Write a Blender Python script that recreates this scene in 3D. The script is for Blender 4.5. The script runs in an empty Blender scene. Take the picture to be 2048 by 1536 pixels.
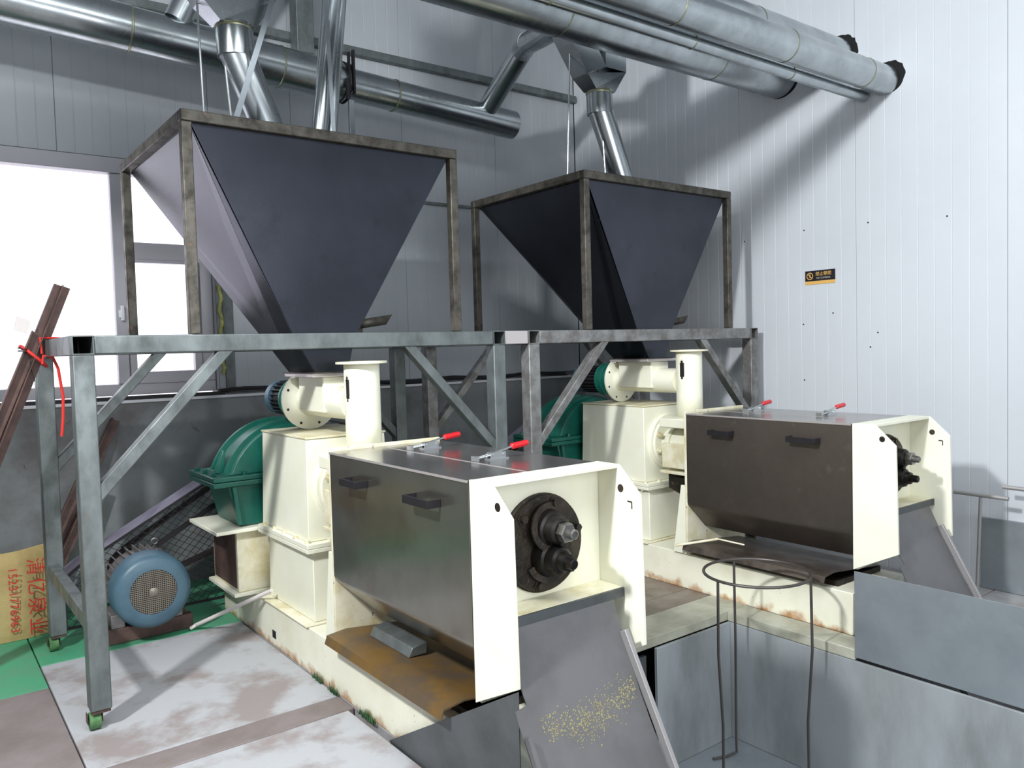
import bpy, math, random
from mathutils import Vector, Matrix
R = math.radians
random.seed(7)
col = bpy.context.scene.collection
scn = bpy.context.scene

# ------------------------------------------------------------------ camera
CAM = Vector((-0.54476, -3.66243, 1.55))
YAW, PITCH, ROLL = 0.6495584, 0.0452721, 0.0277342
f_ = Vector((math.sin(YAW)*math.cos(PITCH), math.cos(YAW)*math.cos(PITCH), -math.sin(PITCH)))
r0 = Vector((math.cos(YAW), -math.sin(YAW), 0)); d0 = f_.cross(r0)
r_ = math.cos(ROLL)*r0 + math.sin(ROLL)*d0
d_ = -math.sin(ROLL)*r0 + math.cos(ROLL)*d0
cd = bpy.data.cameras.new('camera'); cam = bpy.data.objects.new('camera', cd); col.objects.link(cam)
cd.sensor_width = 36; cd.lens = 1597.66/2048*36; cd.clip_start = .05
M = Matrix((( r_.x, -d_.x, -f_.x, CAM.x), (r_.y, -d_.y, -f_.y, CAM.y), (r_.z, -d_.z, -f_.z, CAM.z), (0,0,0,1)))
cam.matrix_world = M
scn.camera = cam

# ------------------------------------------------------------------ world, lights, exposure
w = bpy.data.worlds.new('overcast'); scn.world = w; w.use_nodes = True
bg = w.node_tree.nodes['Background']
bg.inputs['Color'].default_value = (.93, .91, 1.0, 1); bg.inputs['Strength'].default_value = 2.2
def area(name, loc, target, sx, sy, power, color):
    l = bpy.data.lights.new(name, 'AREA'); l.shape = 'RECTANGLE'; l.size = sx; l.size_y = sy
    l.energy = power; l.color = color
    o = bpy.data.objects.new(name, l); col.objects.link(o); o.location = loc
    o.rotation_euler = (Vector(target)-Vector(loc)).to_track_quat('-Z', 'Y').to_euler()
    return o
area('hall_lamp', (-2.1, -1.95, 3.88), (4.6, -2.4, 1.3), .3, .3, 300, (.97, .99, 1.0))
area('overhead_fill', (.5, -2.9, 4.35), (1.2, -2.0, 0), 2.4, 1.2, 95, (.92, .97, 1.0))  # added overhead fill to brighten the floor and pit wall
area('overhead_fill', (2.4, -3.4, 4.35), (2.6, -2.6, 0), 2.4, 1.2, 24, (.92, .97, 1.0))  # second added overhead fill, weaker, above the pit
area('front_fill', (.9, -5.7, 1.9), (1.3, -1, .8), 2.6, 2.2, 88, (.95, .97, 1.0))  # added soft fill from behind the camera; no door is modelled
scn.view_settings.view_transform = 'Standard'; scn.view_settings.look = 'None'
scn.view_settings.gamma = 1; scn.view_settings.use_curve_mapping = False
scn.view_settings.exposure = .1

# ------------------------------------------------------------------ materials
def srgb(c):
    return tuple(((v/255)/12.92 if v/255 <= .04045 else ((v/255+.055)/1.055)**2.4) for v in c) + (1,)
def mat(name, c1, c2=None, scale=6, lo=.4, hi=.65, rough=.5, metal=0., c3=None, s3=25, lo3=.62, hi3=.7,
        bump=0., bscale=80, stretch=(1,1,1), rvar=0., low=None, spec=None):
    m = bpy.data.materials.new(name); m.use_nodes = True
    nt = m.node_tree; N = nt.nodes; L = nt.links; b = N['Principled BSDF']
    b.inputs['Roughness'].default_value = rough; b.inputs['Metallic'].default_value = metal
    if spec is not None: b.inputs['Specular IOR Level'].default_value = spec
    b.inputs['Base Color'].default_value = srgb(c1)
    if c2 is None and c3 is None and not bump: return m
    tc = N.new('ShaderNodeTexCoord'); mp = N.new('ShaderNodeMapping'); mp.inputs['Scale'].default_value = stretch
    L.new(tc.outputs['Object'], mp.inputs['Vector'])
    def noise(s, lo, hi, det=6):
        n = N.new('ShaderNodeTexNoise'); n.inputs['Scale'].default_value = s; n.inputs['Detail'].default_value = det
        n.inputs['Roughness'].default_value = .62
        L.new(mp.outputs[0], n.inputs['Vector'])
        r = N.new('ShaderNodeMapRange'); r.inputs['From Min'].default_value = lo; r.inputs['From Max'].default_value = hi
        L.new(n.outputs['Fac'], r.inputs['Value']); return r.outputs[0], n
    def mix(fac, a, bcol):
        x = N.new('ShaderNodeMix'); x.data_type = 'RGBA'
        L.new(fac, x.inputs['Factor'])
        if hasattr(a, 'links') or hasattr(a, 'is_output'): L.new(a, x.inputs['A'])
        else: x.inputs['A'].default_value = a
        x.inputs['B'].default_value = bcol
        return x.outputs['Result']
    cur = srgb(c1); f = None
    if c2 is not None:
        f, n = noise(scale, lo, hi); cur = mix(f, cur, srgb(c2))
        if rvar:
            rr = N.new('ShaderNodeMapRange'); rr.inputs['To Min'].default_value = rough; rr.inputs['To Max'].default_value = rough+rvar
            L.new(f, rr.inputs['Value']); L.new(rr.outputs[0], b.inputs['Roughness'])
    if c3 is not None:
        f3, n3 = noise(s3, lo3, hi3); cur = mix(f3, cur, srgb(c3))
    if low is not None:      # rust / splash marks that cling to the foot of a thing: (colour, height, scale)
        sp = N.new('ShaderNodeSeparateXYZ'); L.new(tc.outputs['Object'], sp.inputs[0])
        g = N.new('ShaderNodeMapRange'); g.inputs['From Min'].default_value = 0; g.inputs['From Max'].default_value = low[1]
        g.inputs['To Min'].default_value = .62; g.inputs['To Max'].default_value = 0
        L.new(sp.outputs['Z'], g.inputs['Value'])
        n = N.new('ShaderNodeTexNoise'); n.inputs['Scale'].default_value = low[2]; n.inputs['Detail'].default_value = 7
        L.new(tc.outputs['Object'], n.inputs['Vector'])
        ad = N.new('ShaderNodeMath'); ad.operation = 'ADD'; L.new(g.outputs[0], ad.inputs[0]); L.new(n.outputs['Fac'], ad.inputs[1])
        rr = N.new('ShaderNodeMapRange'); rr.inputs['From Min'].default_value = .92; rr.inputs['From Max'].default_value = 1.16
        L.new(ad.outputs[0], rr.inputs['Value']); cur = mix(rr.outputs[0], cur, srgb(low[0]))
    L.new(cur, b.inputs['Base Color'])
    if bump:
        n = N.new('ShaderNodeTexNoise'); n.inputs['Scale'].default_value = bscale; n.inputs['Detail'].default_value = 5
        L.new(mp.outputs[0], n.inputs['Vector'])
        bp = N.new('ShaderNodeBump'); bp.inputs['Strength'].default_value = bump; bp.inputs['Distance'].default_value = .01
        L.new(n.outputs['Fac'], bp.inputs['Height']); L.new(bp.outputs[0], b.inputs['Normal'])
    return m
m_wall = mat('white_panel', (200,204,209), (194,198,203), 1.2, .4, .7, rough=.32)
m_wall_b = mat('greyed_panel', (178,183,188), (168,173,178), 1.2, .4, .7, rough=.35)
m_wall_low = mat('stained_wall', (134,138,140), (106,103,103), 2.2, .48, .68, rough=.7, c3=(92,66,58), s3=7, lo3=.68, hi3=.74)
m_white = mat('white_trim', (222,222,226), rough=.45)
m_ceil = mat('ceiling_white', (190,195,200), rough=.7)
m_alu = mat('window_aluminium', (176,174,180), rough=.45, metal=.2)
m_black = mat('black_void', (14,13,13), rough=.9)
m_foam = mat('foam_filler', (196,196,120), (150,150,96), 30, rough=.9, bump=.6)
m_frame = mat('welded_square_tube', (122,129,129), (92,97,96), 9, .38, .68, rough=.4, metal=.55, c3=(128,104,88), s3=16, lo3=.66, hi3=.76, stretch=(1,1,.6), rvar=.2)
m_frame_b = mat('worn_square_tube', (142,143,142), (112,109,107), 10, .4, .6, rough=.42, metal=.5, c3=(132,98,76), s3=11, lo3=.64, hi3=.74, rvar=.2)
m_hframe = mat('dark_mill_tube', (98,94,86), (62,58,52), 14, .4, .66, rough=.45, metal=.6, c3=(128,98,78), s3=22, lo3=.64, hi3=.72, rvar=.15)
m_hopper = mat('black_iron_sheet', (68,71,79), (60,63,70), 3, .35, .65, rough=.27, metal=.88, c3=(54,53,56), s3=5, lo3=.6, hi3=.8, bump=.05, bscale=200)
m_cream = mat('cream_enamel', (238,237,218), (230,228,206), 3, .4, .7, rough=.33, c3=(120,104,80), s3=46, lo3=.74, hi3=.77)
m_cream_foot = mat('cream_enamel_rust_foot', (238,236,216), (226,222,198), 4, .45, .7, rough=.4, c3=(122,86,58), s3=38, lo3=.69, hi3=.73, low=((178,134,92), .12, 11))
m_cream_dirty = mat('cream_enamel_oily', (228,224,200), (204,192,150), 7, .42, .66, rough=.4, c3=(104,78,52), s3=26, lo3=.65, hi3=.72)
m_steel = mat('polished_cover_steel', (154,151,143), (134,132,123), 2.2, .4, .65, rough=.24, metal=.9, c3=(120,108,98), s3=3, lo3=.5, hi3=.8, stretch=(1,1,1), bump=.015, bscale=240)
m_steel_b = mat('oil_stained_cover_steel', (118,109,102), (98,91,84), 2.6, .38, .65, rough=.36, metal=.8, c3=(140,134,130), s3=9, lo3=.62, hi3=.78, rvar=.14)
m_lid = mat('lid_steel', (170,166,164), (150,146,144), 2, rough=.2, metal=.9)
m_edge = mat('bright_sheet_edge', (200,192,190), rough=.35, metal=.6)
m_tray = mat('oily_rust_tray', (104,88,70), (128,98,52), 5, .42, .6, rough=.45, metal=.4, c3=(170,130,60), s3=60, lo3=.68, hi3=.72)
m_tray_b = mat('black_oily_tray', (104,94,86), (70,62,56), 5, .42, .6, rough=.4, metal=.4, c3=(150,110,70), s3=14, lo3=.7, hi3=.75)
m_dark = mat('oily_cast_iron', (62,54,46), (36,32,28), 12, .4, .6, rough=.5, metal=.5, c3=(110,88,60), s3=20, lo3=.62, hi3=.7, bump=.4, bscale=60)
m_shaft = mat('machined_steel', (150,148,146), (96,92,88), 14, rough=.3, metal=.9)
m_screwiron = mat('greasy_screw_iron', (44,41,39), (26,24,23), 10, rough=.38, metal=.7)
m_green = mat('green_machine_paint', (24,100,86), (18,84,72), 5, .4, .7, rough=.35, c3=(110,118,108), s3=12, lo3=.66, hi3=.8)
m_blue = mat('blue_motor_paint', (76,104,120), (66,92,108), 6, rough=.42)
m_motor = mat('grey_motor_body', (132,128,128), (108,104,104), 14, rough=.5, metal=.3)
m_grille = mat('grille_wire', (140,134,124), rough=.4, metal=.6)
m_duct = mat('galvanised_duct', (186,192,194), (160,166,168), 5, .35, .68, rough=.22, metal=1., rvar=.08, bump=.006, bscale=14)
m_seal = mat('yellow_seam_sealant', (168,168,136), (150,154,140), 20, rough=.35, metal=.9)
m_wire = mat('dark_wire', (84,78,76), rough=.45, metal=.5)
m_rod = mat('bright_rod', (200,204,204), rough=.25, metal=.9)
m_chute = mat('worn_chute_steel', (112,111,112), (98,97,98), 3, rough=.42, metal=.5, c3=(140,132,90), s3=24, lo3=.7, hi3=.78)
m_sheet = mat('galvanised_sheet', (160,168,173), (142,149,155), 3, .35, .7, rough=.4, metal=.55, c3=(168,176,180), s3=7, lo3=.6, hi3=.8)
m_pit = mat('streaked_pit_sheet', (174,179,182), (138,142,142), 3.4, .4, .7, rough=.5, metal=.45, c3=(84,66,50), s3=12, lo3=.7, hi3=.78, stretch=(1,1,.35))
m_liplit = mat('lit_lip_steel', (150,147,147), rough=.45, metal=.4)  # chute steel in a paler colour, painting the right lip as lit
m_sheet_dark = mat('dark_mill_sheet', (96,100,102), (80,83,84), 4, rough=.45, metal=.5, c3=(64,62,60), s3=14, lo3=.66, hi3=.75)
m_concrete = mat('pale_concrete', (160,161,162), (144,136,134), 3, .45, .6, rough=.75, c3=(130,112,84), s3=9, lo3=.68, hi3=.76, bump=.15, bscale=60)
m_plate_floor = mat('mauve_floor_slab', (132,122,121), (114,104,100), 3, .4, .65, rough=.7, c3=(138,116,84), s3=6, lo3=.66, hi3=.74, bump=.15, bscale=60)
m_patch = mat('pale_cement_skim', (170,171,174), (142,133,131), 2.2, .48, .60, rough=.72, c3=(128,108,80), s3=6, lo3=.70, hi3=.78, bump=.12, bscale=60)
m_greenfloor = mat('green_floor_paint', (70,158,118), (88,150,118), 4, .4, .65, rough=.55, c3=(120,128,112), s3=7, lo3=.62, hi3=.7, bump=.1)
m_brownfloor = mat('rusty_floor_plate', (118,104,92), (140,132,122), 4, .42, .62, rough=.55, metal=.2, c3=(110,72,50), s3=10, lo3=.66, hi3=.74)
m_rim = mat('rim_angle', (176,176,160), (150,148,132), 6, rough=.5, c3=(150,110,70), s3=16, lo3=.68, hi3=.74)
m_red = mat('red_grip', (206,24,34), rough=.35)
m_rope = mat('red_rope', (214,50,44), rough=.6)
m_rust = mat('brown_angle_iron', (104,80,74), (72,56,52), 9, rough=.55, metal=.3)
m_mesh = mat('black_wire_mesh', (40,38,42), rough=.5, metal=.4)
m_guard = mat('guard_top_strip', (150,146,164), (130,126,142), 6, rough=.45, metal=.3)
m_bag = mat('woven_sack', (196,172,118), (170,148,96), 6, .4, .65, rough=.8, bump=.4, bscale=240)
m_ink = mat('red_print', (200,50,42), rough=.7)
m_cable = mat('black_cable', (28,26,28), rough=.6)
m_conduit = mat('white_conduit', (216,208,204), rough=.5)
m_sblack = mat('sign_black', (26,24,30), rough=.4)
m_sgold = mat('sign_gold', (216,172,96), rough=.4)
m_swhite = mat('sign_grey_print', (190,186,178), rough=.4)
m_moss = mat('green_moss', (88,130,84), (60,96,60), 30, rough=.9)
m_glass = bpy.data.materials.new('window_glass'); m_glass.use_nodes = True
_n = m_glass.node_tree; _n.nodes.clear()
_o = _n.nodes.new('ShaderNodeOutputMaterial'); _t = _n.nodes.new('ShaderNodeBsdfTransparent'); _g = _n.nodes.new('ShaderNodeBsdfGlossy')
_g.inputs['Roughness'].default_value = .02; _m = _n.nodes.new('ShaderNodeMixShader'); _m.inputs[0].default_value = .05
_n.links.new(_t.outputs[0], _m.inputs[1]); _n.links.new(_g.outputs[0], _m.inputs[2]); _n.links.new(_m.outputs[0], _o.inputs[0])
m_hill = mat('pale_far_hill', (236,232,240), rough=1)

# ------------------------------------------------------------------ mesh builder
class MB:
    def __init__(s): s.v = []; s.f = []
    def add(s, vs, fs):
        n = len(s.v); s.v += [Vector(v) for v in vs]; s.f += [[i+n for i in q] for q in fs]; return s
    def box(s, x0, x1, y0, y1, z0, z1):
        vs = [(x,y,z) for x in (x0,x1) for y in (y0,y1) for z in (z0,z1)]
        return s.add(vs, [(0,1,3,2),(4,6,7,5),(0,4,5,1),(2,3,7,6),(0,2,6,4),(1,5,7,3)])
    def hexa(s, b, t):      # two quads, same winding (counter-clockwise seen from above)
        return s.add(list(b)+list(t), [(3,2,1,0),(4,5,6,7),(0,1,5,4),(1,2,6,5),(2,3,7,6),(3,0,4,7)])
    def prism(s, poly, axis, a, b):
        def P(u, v, c): return {'x':(c,u,v), 'y':(u,c,v), 'z':(u,v,c)}[axis]
        n = len(poly); vs = [P(u,v,a) for u,v in poly]+[P(u,v,b) for u,v in poly]
        return s.add(vs, [list(range(n))[::-1], list(range(n,2*n))]+[(i,(i+1)%n,(i+1)%n+n,i+n) for i in range(n)])
    def bar(s, p, q, w, h, up=(0,0,1)):
        p = Vector(p); q = Vector(q); d = (q-p).normalized(); up = Vector(up)
        x = d.cross(up).normalized(); y = x.cross(d)
        c = [(-w/2,-h/2),(w/2,-h/2),(w/2,h/2),(-w/2,h/2)]
        vs = [e+x*a+y*b for e in (p,q) for a,b in c]
        return s.add(vs, [(0,1,2,3),(7,6,5,4),(0,4,5,1),(1,5,6,2),(2,6,7,3),(3,7,4,0)])
    def lathe(s, p, axis, prof, n=32, up=(0,0,1), a0=0., closed=True):
        # prof: list of (distance along the axis, radius)
        p = Vector(p); d = Vector(axis).normalized(); up = Vector(up)
        if abs(d.dot(up)) > .95: up = Vector((1,0,0))
        x = d.cross(up).normalized(); y = x.cross(d); vs = []; fs = []
        for t, r in prof:
            for i in range(n):
                a = a0+2*math.pi*i/n; vs.append(p+d*t+x*(r*math.cos(a))+y*(r*math.sin(a)))
        for k in range(len(prof)-1):
            for i in range(n):
                j = (i+1)%n; fs.append((k*n+i, k*n+j, (k+1)*n+j, (k+1)*n+i))
        if closed: fs.append(list(range(n))[::-1]); fs.append([(len(prof)-1)*n+i for i in range(n)])
        return s.add(vs, fs)
    def cyl(s, p, q, r, n=24, r2=None):
        p = Vector(p); q = Vector(q)
        return s.lathe(p, q-p, [(0,r),((q-p).length, r if r2 is None else r2)], n)
    def pipe(s, p, q, r, t=.004, n=40):     # open hollow pipe
        p = Vector(p); q = Vector(q); L = (q-p).length
        s.lathe(p, q-p, [(0,r-t),(0,r),(L,r),(L,r-t),(0,r-t)], n, closed=False); return s
    def path(s, pts, r, n=10, loop=False):
        pts = [Vector(p) for p in pts]; m = len(pts); vs = []; fs = []; prev = None
        for i, p in enumerate(pts):
            a = pts[(i-1)%m] if (loop or i) else p; b = pts[(i+1)%m] if (loop or i < m-1) else p
            d = (b-a).normalized()
            if prev is None:
                u = Vector((0,0,1)) if abs(d.z) < .9 else Vector((1,0,0)); x = d.cross(u).normalized()
            else: x = (prev - d*prev.dot(d)).normalized()
            prev = x; y = x.cross(d)
            vs += [p+x*(r*math.cos(2*math.pi*k/n))+y*(r*math.sin(2*math.pi*k/n)) for k in range(n)]
        for i in range(m if loop else m-1):
            for k in range(n):
                a = i*n; b = ((i+1)%m)*n; fs.append((a+k, b+k, b+(k+1)%n, a+(k+1)%n))
        if not loop: fs += [list(range(n)), [(m-1)*n+k for k in range(n)][::-1]]
        return s.add(vs, fs)
    def sheet(s, pts, nrm, t):              # flat polygon given thickness t along nrm
        n = len(pts); k = Vector(nrm).normalized()*t; a = [Vector(p) for p in pts]
        return s.add(a+[p+k for p in a], [list(range(n)), list(range(n,2*n))[::-1]]+[(i,i+n,(i+1)%n+n,(i+1)%n) for i in range(n)])
    def build(s, name, m, parent=None, bevel=0., label=None, kind=None, root=None, smooth=35):
        me = bpy.data.meshes.new(name)
        org = Vector((0,0,0)); p = parent
        while p is not None: org += p.location; p = p.parent
        loc = Vector((0,0,0))
        if parent is None and root is not None: loc = Vector(root); org = loc
        me.from_pydata([v-org for v in s.v], [], s.f); me.validate(); me.update()
        import bmesh
        bm = bmesh.new(); bm.from_mesh(me); bmesh.ops.recalc_face_normals(bm, faces=bm.faces); bm.to_mesh(me); bm.free()
        for q in me.polygons: q.use_smooth = True
        me.set_sharp_from_angle(angle=R(smooth))
        me.materials.append(m)
        o = bpy.data.objects.new(name, me); col.objects.link(o); o.location = loc
        if parent is not None: o.parent = parent
        if bevel:
            b = o.modifiers.new('bevel', 'BEVEL'); b.width = bevel; b.segments = 2; b.limit_method = 'ANGLE'; b.angle_limit = R(40)
            b.harden_normals = False
        if label: o['label'] = label
        if kind: o['kind'] = kind
        return o
def tag(o, label=None, cat=None, group=None, kind=None):
    if label: o['label'] = label
    if cat: o['category'] = cat
    if group: o['group'] = group
    if kind: o['kind'] = kind
    return o
def thing(name, loc, label, cat, group=None):
    o = bpy.data.objects.new(name, None); col.objects.link(o); o.location = loc; o.empty_display_size = .1
    return tag(o, label, cat, group)
def copy_tree(o, parent=None, swap=None):
    c = o.copy(); col.objects.link(c)
    if parent is not None: c.parent = parent
    if swap and c.type == 'MESH':
        mm = c.data.materials[0]
        if mm in swap:
            c.material_slots[0].link = 'OBJECT'; c.material_slots[0].material = swap[mm]
    for ch in [x for x in KIDS.get(o.name, [])]: copy_tree(ch, c, swap)
    return c
KIDS = {}
def index_kids():
    KIDS.clear()
    for o in bpy.data.objects:
        if o.parent is not None: KIDS.setdefault(o.parent.name, []).append(o)
def duplicate(o, shift, label, swap=None):
    index_kids(); c = copy_tree(o, None, swap); c.location = o.location + Vector(shift); c['label'] = label
    return c
def hexbolt(p, axis, r=.011, h=.01, n=6):
    return MB().lathe(p, axis, [(0,r*1.5),(h*.25,r*1.5),(h*.25,r),(h,r)], n)

S = 2.37
XR, YB, ZC = 4.68, 2.12, 4.5
XL, YF = -5.5, -6.2
PZ = -.72          # pit floor

# ================================================================== the room
def empty_struct(name, loc=(0,0,0)):
    o = bpy.data.objects.new(name, None); col.objects.link(o); o.location = loc; o['kind'] = 'structure'; return o
# ribbed sandwich panels: each one its own part, thin grooves every 0.105 m
def panel_profile(a0, a1, flip):
    pts = []; g = .0035; x = a0+.001; g = .002
    pts.append((x, g)); pts.append((x+g, 0))
    k = a0+.105
    while k < a1-.03:
        pts += [(k-.0035,0),(k-.0012,.0016),(k+.0012,.0016),(k+.0035,0)]; k += .105
    pts += [(a1-.001-g,0),(a1-.001,g),(a1-.001,.05),(x,.05)]
    return pts
def panel_x(parent, y0, y1, z0, z1):    # on the right wall, face at X = XR
    pr = panel_profile(y0, y1, 0)
    MB().prism([(XR+d, y) for y, d in pr], 'z', z0, z1).build('panel', m_wall, parent, smooth=4)
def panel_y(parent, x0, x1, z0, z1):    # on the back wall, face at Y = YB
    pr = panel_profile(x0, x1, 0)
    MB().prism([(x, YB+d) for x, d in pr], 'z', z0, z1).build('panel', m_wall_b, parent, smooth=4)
wr = MB().box(XR+.049, XR+.12, YF-.1, YB+.17, PZ-.1, ZC).build('wall_right', m_wall, kind='structure')
y = YB-.003
while y > YF:
    panel_x(wr, max(y-.945, YF), y, PZ, ZC-.003); y -= .945
WX0, WX1, WZ0, WZ1 = -1.45, 1.215, 1.305, 2.852
wb = MB()
wb.box(XL, WX0-.02, YB+.049, YB+.17, 1.29, ZC).box(WX1+.02, XR+.049, YB+.049, YB+.17, 1.29, ZC)
wb.box(WX0-.02, WX1+.02, YB+.049, YB+.17, WZ1+.02, ZC).box(XL, XR+.049, YB+.0, YB+.17, PZ, 1.285)
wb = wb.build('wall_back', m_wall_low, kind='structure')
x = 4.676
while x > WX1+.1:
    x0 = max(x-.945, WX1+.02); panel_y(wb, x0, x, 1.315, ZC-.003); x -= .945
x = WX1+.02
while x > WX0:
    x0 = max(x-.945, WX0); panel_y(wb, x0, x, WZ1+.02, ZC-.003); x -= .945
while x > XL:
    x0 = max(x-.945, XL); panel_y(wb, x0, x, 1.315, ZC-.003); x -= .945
MB().box(XL-.12, XL, YF-.1, YB+.17, PZ-.1, ZC).build('wall_left', m_wall, kind='structure')
MB().box(XL, XR+.05, YF-.12, YF, PZ-.1, ZC).build('wall_front', m_wall, kind='structure')
MB().box(XL-.12, XR+.12, YF-.12, YB+.17, ZC, ZC+.1).build('ceiling', m_ceil, kind='structure')
# stained lower wall, standing proud, with a white cap strip
lw = MB().box(XL, XR-.002, YB-.075, YB-.001, -.001, 1.255).build('trim_1', m_wall_low, kind='structure')
MB().box(XL, XR-.002, YB-.088, YB-.001, 1.256, 1.275).build('cap_strip', m_white, lw, bevel=.003)
# rails running along the back wall
tag(MB().box(-2.6, 4.66, YB-.062, YB-.004, 3.86, 3.92).build('trim_2', m_frame, bevel=.003), kind='structure')
tag(MB().box(1.6, 4.66, YB-.022, YB-.002, 2.765, 2.79).build('trim_3', m_frame, bevel=.003), kind='structure')
# shaded gap drawn as a black strip, and cable run, above the cap strip
cab = MB()
pts = [(1.22+.18*i, YB-.03, 1.302+.012*math.sin(i*1.3)) for i in range(19)]
cab.path(pts, .014, 8); cab.path([(a, b-.022, c-.004+.006*math.cos(a*5)) for a,b,c in pts], .009, 8)
tag(cab.build('cable_and_gap_run', m_cable), 'bundle of black cables running along the ledge on the back wall', 'cable')
tag(MB().box(XL, WX1+.04, YB-.05, YB-.02, 1.277, 1.30).build('cable_and_gap_run', m_cable), 'black strip drawn for the dark gap on the ledge below the window', 'cable')

# ---- window (opening with casement on the right)
wn = empty_struct('window_1', (0,0,0))
YW = YB+.02
fr = MB()
def bx(mb, x0, x1, z0, z1, y0=YW-.012, y1=YW+.05): mb.box(x0, x1, y0, y1, z0, z1)
bx(fr, WX0, WX1, WZ1-.085, WZ1+.015, YB-.012, YW+.06); bx(fr, WX0, WX1, WZ0, WZ0+.075); bx(fr, WX0, WX0+.07, WZ0+.075, WZ1-.085)
bx(fr, 1.125, WX1, WZ0+.075, WZ1-.085)
fr.build('window_frame', m_alu, wn, bevel=.004)
mu = MB(); bx(mu, .585, .655, WZ0+.076, WZ1-.086, YW-.02, YW+.045); mu.build('mullion', m_alu, wn, bevel=.005)
mu = MB(); bx(mu, -.45, -.38, WZ0+.076, WZ1-.086, YW-.02, YW+.045); mu.build('mullion', m_alu, wn, bevel=.005)
tr = MB(); bx(tr, .656, 1.124, 2.21, 2.325); tr.build('transom', m_alu, wn, bevel=.004)
ca = MB(); z0, z1 = WZ0+.077, 2.209
bx(ca, .657, .70, z0, z1, YW-.03, YW+.03); bx(ca, 1.075, 1.123, z0, z1, YW-.03, YW+.03)
bx(ca, .70, 1.075, z0, z0+.075, YW-.03, YW+.03); bx(ca, .70, 1.075, z1-.02, z1, YW-.03, YW+.03)
cas = ca.build('sash', m_alu, wn, bevel=.004)
MB().box(.612, .632, YW-.045, YW-.021, 1.80, 1.90).box(.60,.64,YW-.03,YW-.0205,1.82,1.87).build('latch', m_white, cas, bevel=.003)
for n_, (a, b, c, d) in enumerate([(WX0+.07,-.45,WZ0+.075,WZ1-.085),(-.38,.585,WZ0+.075,WZ1-.085),(.655,1.125,2.325,WZ1-.085),(.70,1.075,z0+.075,z1-.02)]):
    MB().box(a+.001, b-.001, YW+.012, YW+.018, c+.001, d-.001).build('pane', m_glass, wn)
# reveal with crumbling foam filler
MB().box(1.217, 1.232, YB-.006, YB+.045, WZ0, WZ1).build('reveal', m_alu, wn)
fm = MB(); pts = [(1.262+.010*math.sin(i*1.7), YB-.008, 1.42+i*.045) for i in range(15)]
fm.path(pts, .014, 8); fm.build('foam_filler', m_foam, wn)
MB().box(1.28, 1.345, YB-.012, YB-.0005, 1.32, 2.30).build('flashing_strip', m_frame, wn, bevel=.002)
# pale hillside outside
hm = MB(); n=14
vs = [(-14+i*2.6, 14+2*math.sin(i), 1.2+.5*math.sin(i*.9)+.3*math.sin(i*2.1)) for i in range(n)]
hb = [(a, b-1.5, -2) for a,b,c in vs]
hm.add(vs+hb+[(a,b+6,-2) for a,b,c in vs], [(i,i+1,n+i+1,n+i) for i in range(n-1)]+[(i+1,i,2*n+i,2*n+i+1) for i in range(n-1)])
tag(hm.build('hillside', m_hill), 'pale hazy hillside seen through the window', 'hill', kind='stuff')

# ---- floor: separate slabs
fl = empty_struct('floor')
def slab(x0, x1, y0, y1, m, z=0., t=.09, name='slab', label=None):
    g = .003
    return MB().box(x0+g, x1-g, y0+g, y1-g, z-t, z).build(name, m, fl, bevel=.004, label=label)
slab(XL, -.07, .66, YB-.001, m_greenfloor, name='painted_floor'); slab(-.07, XR-.002, .985, YB-.001, m_greenfloor, name='painted_floor')
slab(XL, -1.6, YF, .66, m_plate_floor); slab(-1.6, -.07, -.55, .66, m_plate_floor); slab(-1.6, -.07, -2.6, -.55, m_plate_floor); slab(-1.6, -.07, YF, -2.6, m_concrete)
slab(-.07, .947, -.34, .985, m_patch); slab(-.07, .947, -.50, -.34, m_plate_floor); slab(-.07, .918, -1.95, -.50, m_patch); slab(-.07, .918, YF, -1.95, m_concrete)
slab(.947, 1.49, -1.45, .985, m_concrete)
slab(1.49, 3.36, -.34, .985, m_brownfloor, name='floor_plate'); slab(1.49, 2.6, -.53, -.34, m_brownfloor, name='floor_plate'); slab(2.6, 3.36, -.53, -.34, m_brownfloor, name='floor_plate')
slab(3.36, XR-.002, -1.6, .985, m_concrete); slab(3.95, XR-.002, YF, -1.6, m_concrete)
MB().box(1.493, 3.355, -.785, -.533, -.05, .004).build('rim_plate', m_rim, fl, bevel=.004)
MB().box(3.145, 3.315, -1.56, -.787, -.05, .004).build('rim_plate', m_rim, fl, bevel=.004)
MB().box(XL, XR, YF, YB, PZ-.12, PZ-.0).build('pit_floor', m_sheet, fl)
# pit walls
MB().box(2.53, 3.139, -.81, -.79, PZ+.001, -.052).build('pit_wall_sheet', m_pit, fl, bevel=.002)
MB().box(1.50, 2.50, -.76, -.74, PZ+.001, -.095).build('pit_wall_sheet', m_sheet_dark, fl)
MB().box(3.14, 3.156, -5.6, -.79, PZ+.001, -.052).build('pit_wall_sheet', m_pit, fl, bevel=.002)
MB().box(.905, .918, -5.6, -.86, PZ+.001, -.092).build('pit_wall_sheet', m_pit, fl)
MB().box(.952, 1.485, -1.449, -1.44, PZ+.001, -.092).build('pit_wall_sheet', m_sheet_dark, fl)
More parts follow.
